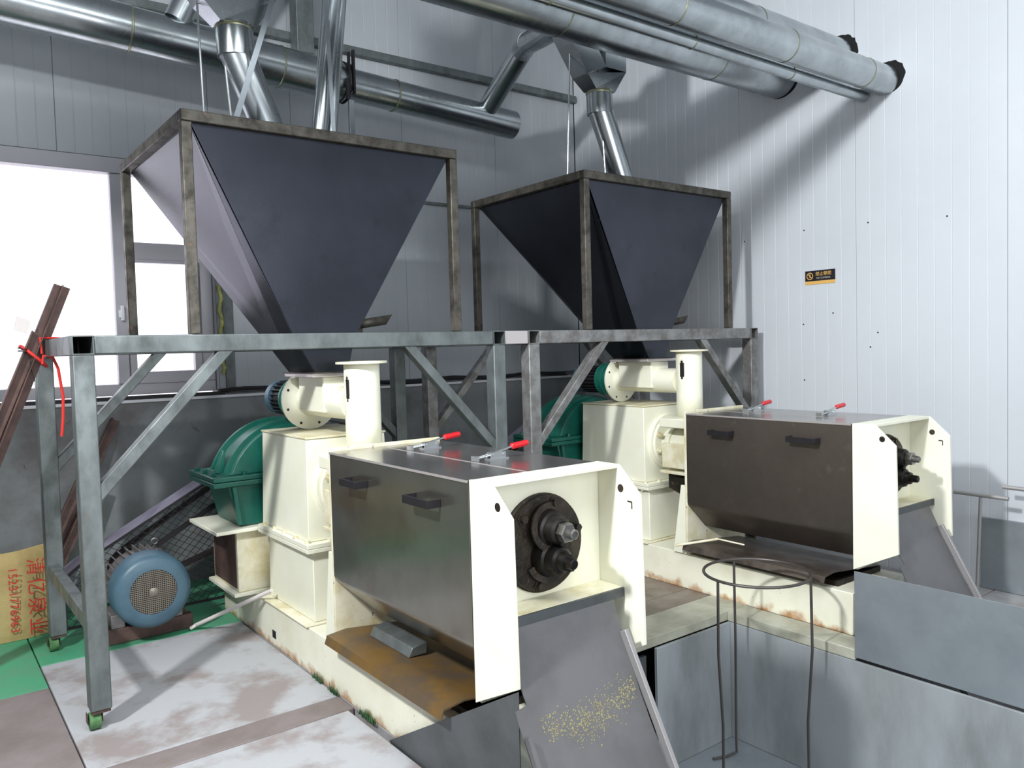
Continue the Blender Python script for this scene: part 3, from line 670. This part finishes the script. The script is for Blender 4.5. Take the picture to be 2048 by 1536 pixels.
# wire ring stand in the pit
rs = thing('ring_stand', (2.86,-1.19,PZ), 'tall wire ring stand standing in the pit', 'stand')
RC, RR, RZ = Vector((2.865,-1.19,0)), .262, .37
MB().path([(RC.x+RR*math.cos(R(a)), RC.y+RR*math.sin(R(a)), RZ) for a in range(0,360,9)], .0078, 8, loop=True).build('ring', m_wire, rs)
for a, out in ((62,.05),(172,.06),(-62,.06)):
    c, s_ = math.cos(R(a)), math.sin(R(a))
    p0 = RC+Vector((RR*c,RR*s_,RZ)); pts = [p0, RC+Vector(((RR+.004)*c,(RR+.004)*s_,0)), RC+Vector(((RR-.02)*c,(RR-.02)*s_,PZ+.35)), RC+Vector(((RR-.03+out*.2)*c,(RR-.03+out*.2)*s_,PZ+.10)), RC+Vector(((RR-.03+out)*c,(RR-.03+out)*s_,PZ+.012)), RC+Vector(((RR-.10)*c,(RR-.10)*s_,PZ+.008))]
    if a == 62: pts = [p0, RC+Vector((RR*c+.004,RR*s_+.0,-.1)), RC+Vector((RR*c+.01,RR*s_+.01,PZ+.10)), RC+Vector((RR*c,RR*s_,PZ+.02)), RC+Vector((RR*c-.06,RR*s_+.02,PZ+.008)), RC+Vector((RR*c-.14,RR*s_+.05,PZ+.008))]
    MB().path(pts, .0070, 8).build('leg', m_wire, rs)
# T-handled rods
def trod(x, yy, top, ln, label, ang=0):
    t = thing('t_handled_rod', (x,yy,0), label, 'tool')
    MB().cyl((x,yy-ln/2,top), (x+ang,yy+ln/2,top+.004), .0125, 16).build('crossbar', m_shaft2, t)
    MB().cyl((x,yy,top-.012), (x+.02,yy+.03,.002), .0095, 14).build('rod', m_shaft2, t)
m_shaft2 = mat('dull_bar', (170,168,166), rough=.45, metal=.5)
trod(4.47, -1.60, .603, .30, 'T-handled steel rod leaning near the far right press')
trod(4.50, -1.86, .66, .30, 'T-handled steel rod cut off by the right edge of the photo')

# loose pieces on the trays
tag(MB().prism([(1.02,.3075),(1.105,.3075),(1.11,.355),(1.04,.345)], 'y', -.86, -.52).build('steel_bar', m_frame, bevel=.003, root=(1.06,-.7,.307)), 'short grey steel channel lying on the tray of the nearer press', 'steel bar')
sk = MB().cyl((3.20,-.36,.30),(3.37,-.55,.345),.008,10).cyl((3.37,-.55,.345),(3.43,-.70,.325),.005,8)
sk.build('paint_stick', m_cream_dirty, bevel=0)
tag(bpy.data.objects['paint_stick'], 'thin peeling white rod lying across the tray corner of the far press', 'rod')
tag(MB().cyl((.70,1.0,.03),(.948,.46,.30),.011,12).cyl((.672,1.012,.014),(.70,1.0,.03),.011,12).build('conduit', m_conduit), 'pale conduit running from the motor up to the nearer press base', 'conduit')

# ================================================================== overhead ducts
def duct(name, pts, r, label, rings=(), cat='duct', seg=None, m=m_duct, n=44, endcap=True):
    t = thing(name, pts[0], label, cat)
    for a, b in zip(pts[:-1], pts[1:]):
        MB().cyl(a, b, r, n).build('duct_section', m, t)
    A = Vector(pts[0]); Bv = Vector(pts[-1]); d = (Bv-A).normalized()
    for x in rings:
        c = A+d*((x-A.x)/d.x); MB().lathe(c, d, [(0,r+.0005),(.003,r+.0025),(.008,r+.0025),(.011,r+.0005)], n, closed=False).build('seam', m_seal, t)
    return t
duct('air_duct', [(-5.49,-.14,3.485),(0.9,-.14,3.485),(2.55,-.14,3.485),(3.9,-.14,3.485),(4.70,-.14,3.485)], .155, 'fattest galvanised duct of those piercing the white wall, lowest and left', (.1,1.3,2.53,3.9))
duct('air_duct', [(-5.49,-.94,3.232),(1.2,-.94,3.232),(2.6,-.94,3.232),(4.70,-.94,3.232)], .09, 'galvanised duct entering the ragged rightmost hole in the white wall', (-.6,1.2,2.6,3.55,4.38))
duct('air_duct', [(-5.49,-.60,3.485),(1.6,-.60,3.485),(3.4,-.60,3.485),(4.70,-.60,3.485)], .118, 'topmost galvanised duct entering the high wall hole behind the others', (.4,2.2,3.7))
duct('air_duct', [(-5.49,-.80,3.165),(2.0,-.80,3.165),(4.66,-.80,3.165)], .038, 'thin galvanised pipe tucked under the fat wall ducts', (-.3,1.9,2.9,3.8), n=24)
# ragged holes
for (cy, cz, r) in ((-.955,3.25,.102),(-.615,3.50,.124),(-.15,3.485,.158)):
    hm = MB(); n = 40; pts = []
    for i in range(n):
        a = 2*math.pi*i/n; rr = r*(1+.10*random.random()*(1 if math.sin(a) > -.2 else .2)); pts.append((cy+rr*math.cos(a), cz+rr*math.sin(a)))
    hm.prism(pts, 'x', XR-.0018, XR-.0002); hm.build('duct_hole', m_black, wr)
bk = thing('air_duct', (0,1.6,3.5), 'long galvanised duct along the back wall ending open behind the hoppers', 'duct')
zc = lambda x: 3.56-.052*x
for a, b, r in ((-5.49,-.9,.14),(-.9,.62,.14),(.62,1.55,.136),(1.55,2.02,.134)):
    MB().cyl((a,1.6,zc(a)), (b,1.6,zc(b)), r, 48).build('duct_section', m_duct, bk)
MB().pipe((2.021,1.6,zc(2.02)), (3.53,1.6,zc(3.53)), .112, .003, 48).build('duct_section', m_duct, bk)
MB().lathe((3.4,1.6,zc(3.4)),(1,0,0),[(0,.107),(.002,.107)],40).build('end_stop', m_dark, bk)
for x, r in ((.62,.138),(1.55,.137),(-.9,.141),(2.42,.114)):
    MB().lathe((x,1.6,zc(x)), (1,0,-.052), [(0,r),(.003,r+.003),(.012,r+.003),(.015,r)], 48, closed=False).build('seam', m_seal, bk)
cl = MB(); 
for xx in (2.0, 2.035): cl.lathe((xx,1.6,zc(xx)), (1,0,-.052), [(0,.12),(0,.142),(.006,.142),(.006,.12),(0,.12)], 30, closed=False)
cl.box(1.998,2.008,1.44,1.47,3.36,3.62).box(2.030,2.044,1.44,1.47,3.34,3.64).box(1.975,2.0,1.44,1.46,3.30,3.44); cl.build('flange_clamp', m_mesh, bk)
tag(MB().box(1.995, 2.035, 1.455, 1.475, 2.70, 3.30).build('strap', m_duct, bevel=.002), 'flat hanger strip below the duct clamp', 'strip')
# branch duct to the second spout
br_ = thing('branch_duct', (3.25,1.5,3.42), 'bent branch duct rising from the open-ended back duct', 'duct')
bps = [(3.24,1.53,3.46),(3.19,1.02,3.73),(3.0,.42,3.66)]
MB().path([bps[0], bps[1]], .078, 28).build('duct_section', m_duct, br_)
MB().path([(3.19,1.025,3.728),(3.16,.94,3.735),(3.12,.86,3.725)], .079, 28).build('elbow', m_duct, br_)
MB().path([(3.121,.862,3.725), bps[2]], .078, 28).build('duct_section', m_duct, br_)
br2 = thing('branch_duct', (.95,1.5,3.6), 'short branch stub rising off the back duct at the top left', 'duct')
MB().cyl((.90,1.56,3.62), (1.25,1.45,4.35), .078, 28).build('duct_section', m_duct, br2)
# two-way diverter spouts feeding the hoppers
dv = thing('diverter_spout', (3.27,.3,2.63), 'two-way galvanised diverter spout over the far right hopper', 'spout')
ex, ez = 3.27, 3.115
yv = .3
MB().hexa([(ex+.0,yv-.07,3.40),(ex+.19,yv-.07,3.40),(ex+.19,yv+.07,3.40),(ex+.0,yv+.07,3.40)], [(ex+.0,yv-.07,4.2),(ex+.19,yv-.07,4.2),(ex+.19,yv+.07,4.2),(ex+.0,yv+.07,4.2)]).build('vertical_leg', m_duct, dv)
MB().hexa([(ex-.17,yv-.075,3.33),(ex-.0,yv-.075,3.40),(ex-.0,yv+.075,3.40),(ex-.17,yv+.075,3.33)], [(ex-.50,yv-.075,3.78),(ex-.30,yv-.075,3.84),(ex-.30,yv+.075,3.84),(ex-.50,yv+.075,3.78)]).build('slanted_leg', m_duct, dv)
MB().hexa([(ex-.085,yv-.06,3.25),(ex+.09,yv-.06,3.25),(ex+.09,yv+.06,3.25),(ex-.085,yv+.06,3.25)], [(ex-.17,yv-.075,3.33),(ex+.19,yv-.07,3.399),(ex+.19,yv+.07,3.399),(ex-.17,yv+.075,3.33)]).build('taper', m_duct, dv)
MB().cyl((ex+.0,yv,3.26), (ex+.004,yv,3.105), .088, 32).build('collar', m_duct, dv)
MB().cyl((ex+.004,yv,3.14), (ex+.215,yv-.02,2.60), .084, 32, .075).build('down_pipe', m_duct, dv)
MB().lathe((ex,yv,3.235),(0,0,1),[(0,.089),(.003,.091),(.014,.091),(.017,.089)],32,closed=False).build('seam', m_seal, dv)
dv1 = duplicate(dv, (-2.45,0,-.10), 'two-way galvanised diverter spout over the big near hopper', None)
# slanted pipe pair and bars rising from hopper one
tag(MB().cyl((1.318,.5,2.66),(1.60,.5,4.48),.043,28).build('riser_pipe', m_duct, root=(1.318,.5,2.66)), 'thicker slanted riser pipe left of its pair above the near hopper', 'pipe')
tag(MB().cyl((1.424,.58,2.66),(1.64,.58,4.48),.034,28).build('riser_pipe', m_duct, root=(1.424,.58,2.66)), 'thinner slanted riser pipe right of its pair above the near hopper', 'pipe')
tag(MB().cyl((1.372,.64,2.66),(1.58,.64,4.48),.03,24).build('riser_pipe', m_duct, root=(1.372,.64,2.66)), 'slim pipe behind the slanted riser pair', 'pipe')
tag(MB().bar((.757,.15,2.66),(1.37,.15,4.48),.026,.004,up=(0,1,0)).build('flat_bar', m_sheet, root=(.757,.15,2.66)), 'flat bar leaning right beside the near diverter spout', 'bar')
tag(MB().bar((1.385,.42,2.66),(1.34,.42,4.48),.022,.004,up=(0,1,0)).build('flat_bar', m_sheet, root=(1.385,.42,2.66)), 'flat bar crossing in front of the slanted riser pipes', 'bar')
def rod(a, b, label):
    tag(MB().cyl(a, b, .0055, 10).build('hanger_rod', m_rod, root=a), label, 'rod', 'hanger rods above the hoppers')
rod((.66,.3,2.60),(.625,.3,4.49), 'leftmost thin hanger rod above the near hopper')
rod((.795,.3,2.60),(.66,.3,4.49), 'second thin hanger rod, in front of the near diverter spout')
rod((2.965,.3,2.60),(3.07,.3,4.49), 'thin hanger rod at the back-left of the far hopper')
rod((3.30,.28,2.60),(3.17,.28,4.49), 'thin hanger rod crossing in front of the far diverter spout')
tag(MB().box(1.835, 1.965, YB-.20, YB-.07, 3.74, ZC-.001).build('hanging_post', m_frame, bevel=.004), 'square post hanging from the ceiling near the back wall', 'post')

# ================================================================== left edge things
an = thing('angle_iron_bundle', (-.4,.8,0), 'brown angle irons leaning on the left tower, tied with red rope', 'steel bars')
P0 = Vector((-.70,.80,.003)); P1 = Vector((.060,.80,1.925)); dd = (P1-P0).normalized()
def angle_iron(p, q, wv, hv, name='angle_iron', m=m_rust):
    p = Vector(p); q = Vector(q); d = (q-p).normalized(); x = Vector((d.z,0,-d.x)).normalized(); y = d.cross(x).normalized()
    mb = MB(); t = .005
    for (a0,a1,b0,b1) in ((0,wv,0,t),(0,t,t,hv)):
        vs = [e+x*a+y*b for e in (p,q) for a,b in ((a0,b0),(a1,b0),(a1,b1),(a0,b1))]
        mb.add(vs, [(0,1,2,3),(7,6,5,4),(0,4,5,1),(1,5,6,2),(2,6,7,3),(3,7,4,0)])
    return mb
angle_iron(P0, P1, .045, .04).build('angle_iron', m_rust, an)
angle_iron(P0+Vector((.035,-.01,-.01)), P1+Vector((.028,-.01,-.01)), .04, -.04).build('angle_iron', m_rust, an)
angle_iron(P0+Vector((-.02,-.03,.05)), P0+dd*1.82+Vector((-.02,-.02,.0)), .05, -.03).build('angle_iron', m_rust, an)
pk = P0+dd*1.70
MB().path([pk+Vector((.028+.052*math.cos(R(a)),.045*math.sin(R(a)),-.01-.05*math.cos(R(a)))) for a in range(0,360,24)], .008, 8, loop=True).build('rope_loop', m_rope, an)
MB().path([pk+Vector((.06,-.04,-.05)),(-.01,.76,1.575),(.03,.76,1.565),(.05,.76,1.51),(.065,.76,1.37),(.06,.76,1.27),(.05,.76,1.18)], .007, 8).build('rope_tail', m_rope, an)
MB().path([pk+Vector((.06,-.04,.0)),(-.02,.76,1.66),(.04,.78,1.659),(.09,.80,1.657)], .006, 8).build('rope_tail', m_rope, an)
MB().sheet([(-.125,.77,1.70),(-.07,.77,1.68),(-.055,.77,1.74),(-.11,.77,1.765)], (0,-1,0), .02).build('rag', m_conduit, an)
MB().path([(-.095+.02*math.cos(i*.9),.76+.02*math.sin(i*.9),1.62-.002*i) for i in range(16)], .002, 6).path([(-.06,.76,1.60),(-.065,.76,1.52),(-.05,.76,1.45)],.002,6).build('wire_twist', m_mesh, an)
lb = thing('leaning_bars', (.1,1.5,0), 'dark rusty steel bars leaning on the back wall behind the left tower legs', 'steel bars')
for k, (dx, dy, top) in enumerate(((0,0,1.17),(.06,-.04,.80),(-.035,-.07,.82))):
    a = Vector((-.11+dx,1.80+dy,.002)); b_ = Vector((.50 if k == 0 else .30,2.0 if k == 0 else 1.90,top)); b_.x += dx; b_.y += dy*.3
    angle_iron(a, b_, .06, -.045).build('bar', m_rust, lb)
# printed sack
sk = thing('woven_sack', (-.15,1.55,0), 'yellow woven sack with red printing, standing at the left edge', 'sack')
mb = MB(); nx, nz = 9, 10; vs = []; fs = []
for sgn in (-1, 1):
    for j in range(nz+1):
        for i in range(nx+1):
            u = i/nx; v = j/nz; bulge = .055*math.sin(math.pi*u)**.6*(1-.75*v**3)+.01*math.sin(9*u+5*v)
            vs.append((-.55+.60*u+.01*math.sin(6*v), 1.55+sgn*bulge, .002+.50*v+(.014*math.sin(7*u) if j == nz else 0)))
q = (nx+1)*(nz+1)
for s_ in (0, q):
    for j in range(nz):
        for i in range(nx):
            a = s_+j*(nx+1)+i; fs.append((a,a+1,a+nx+2,a+nx+1))
for j in range(nz):
    fs.append((j*(nx+1), (j+1)*(nx+1), q+(j+1)*(nx+1), q+j*(nx+1))); a = j*(nx+1)+nx; fs.append((a, a+nx+1, q+a+nx+1, q+a))
for i in range(nx): fs.append((i,i+1,q+i+1,q+i)); a = nz*(nx+1)+i; fs.append((a,a+1,q+a+1,q+a))
mb.add(vs, fs); bag = mb.build('sack_body', m_bag, sk, smooth=60)
def text_mesh(name, body, size, m, parent, mat4, ext=.0004, font=None, spacing=1.):
    cu = bpy.data.curves.new('txt', 'FONT'); cu.body = body; cu.size = size; cu.extrude = ext; cu.align_x = 'CENTER'; cu.align_y = 'CENTER'; cu.space_character = spacing
    to = bpy.data.objects.new('txt', cu); col.objects.link(to)
    dg = bpy.context.evaluated_depsgraph_get(); me = bpy.data.meshes.new_from_object(to.evaluated_get(dg))
    bpy.data.objects.remove(to); me.name = name; me.materials.clear(); me.materials.append(m)
    o = bpy.data.objects.new(name, me); col.objects.link(o); me.transform(mat4)
    org = Vector((0,0,0)); p = parent
    while p is not None: org += p.location; p = p.parent
    me.transform(Matrix.Translation(-org)); o.parent = parent
    return o
# print runs down the sack, letters turned a quarter turn
def on_sack(x, z, turn=-90):
    return Matrix.Translation((x, 1.482, z)) @ Matrix.Rotation(R(90), 4, 'X') @ Matrix.Rotation(R(turn), 4, 'Z')
for ch_, zz in zip('清亿泉业', (.405,.295,.185,.07)):
    text_mesh('printed_character', ch_, .098, m_ink, bag, on_sack(-.022, zz))
text_mesh('printed_number', '15231776963', .062, m_ink, bag, on_sack(-.128, .235), spacing=1.08)
# wall sign
sg = thing('warning_sign', (XR-.004,-.45,1.99), 'small black and gold NO CLIMBING sign on the white wall', 'sign')
sy0, sy1, sz0, sz1 = -.565, -.332, 1.944, 2.042
MB().box(XR-.004, XR-.0004, sy0, sy1, sz0+.024, sz1).build('sign_plate', m_sblack, sg)
MB().box(XR-.004, XR-.0004, sy0, sy1, sz0, sz0+.0238).build('sign_band', m_sgold, sg)
yc, zc_ = -.370, sz0+.060
ic = MB(); n = 28
for r1, r2 in ((.021,.026),):
    vs = [(XR-.0048, yc+r*math.cos(2*math.pi*i/n), zc_+r*math.sin(2*math.pi*i/n)) for r in (r1,r2) for i in range(n)]
    ic.add(vs, [(i,(i+1)%n,n+(i+1)%n,n+i) for i in range(n)])
ic.bar((XR-.0048,yc+.015,zc_+.015),(XR-.0048,yc-.015,zc_-.015),.0005,.0045,up=(0,1,-1))
ic.build('prohibition_ring', m_sgold, sg)
fg_ = MB().cyl((XR-.0046,yc,zc_+.011),(XR-.0044,yc,zc_+.011),.004,12)
for a, b in (((0,.007),(0,-.004)),((0,.004),(.008,.008)),((0,.004),(-.008,.0)),((0,-.004),(.007,-.012)),((0,-.004),(-.006,-.013))):
    fg_.bar((XR-.0045,yc+a[0],zc_+a[1]),(XR-.0045,yc+b[0],zc_+b[1]),.0004,.0035,up=(0,1,.3))
fg_.build('climber_symbol', m_sgold, sg)
face = Matrix.Rotation(R(-90), 4, 'Z') @ Matrix.Rotation(R(90), 4, 'X')
text_mesh('sign_text', '禁止攀爬', .031, m_sgold, sg, Matrix.Translation((XR-.0048,-.476,sz0+.071)) @ face, .0002)
text_mesh('sign_text', 'NO CLIMBING', .0165, m_swhite, sg, Matrix.Translation((XR-.0048,-.476,sz0+.043)) @ face, .0002)
# screw heads dotting the white wall
hd = [(-.324,2.339,'rivet head above the left end of the sign'),(-.806,2.328,'rivet head high on the wall, right of the sign'),(-1.32,2.296,'rivet head farthest right and high on the white wall'),
 (-.312,1.661,'rivet head below the left end of the sign'),(-.545,1.732,'rivet head just below the right end of the sign'),(-.87,1.585,'upper rivet head of two right of and below the sign'),
 (-.817,1.488,'lower rivet head of two right of and below the sign'),(-.315,1.256,'lowest rivet head, well below the sign'),(.19,2.322,'rivet head in the shadow of the far hopper')]
for yy, zz, lb_ in hd:
    tag(MB().lathe((XR-.0001,yy,zz),(-1,0,0),[(0,.006),(.002,.005),(.003,.002)],10).build('rivet', m_dark, root=(XR,yy,zz)), 'tiny dark '+lb_, 'rivet', 'rivet heads on the white wall')
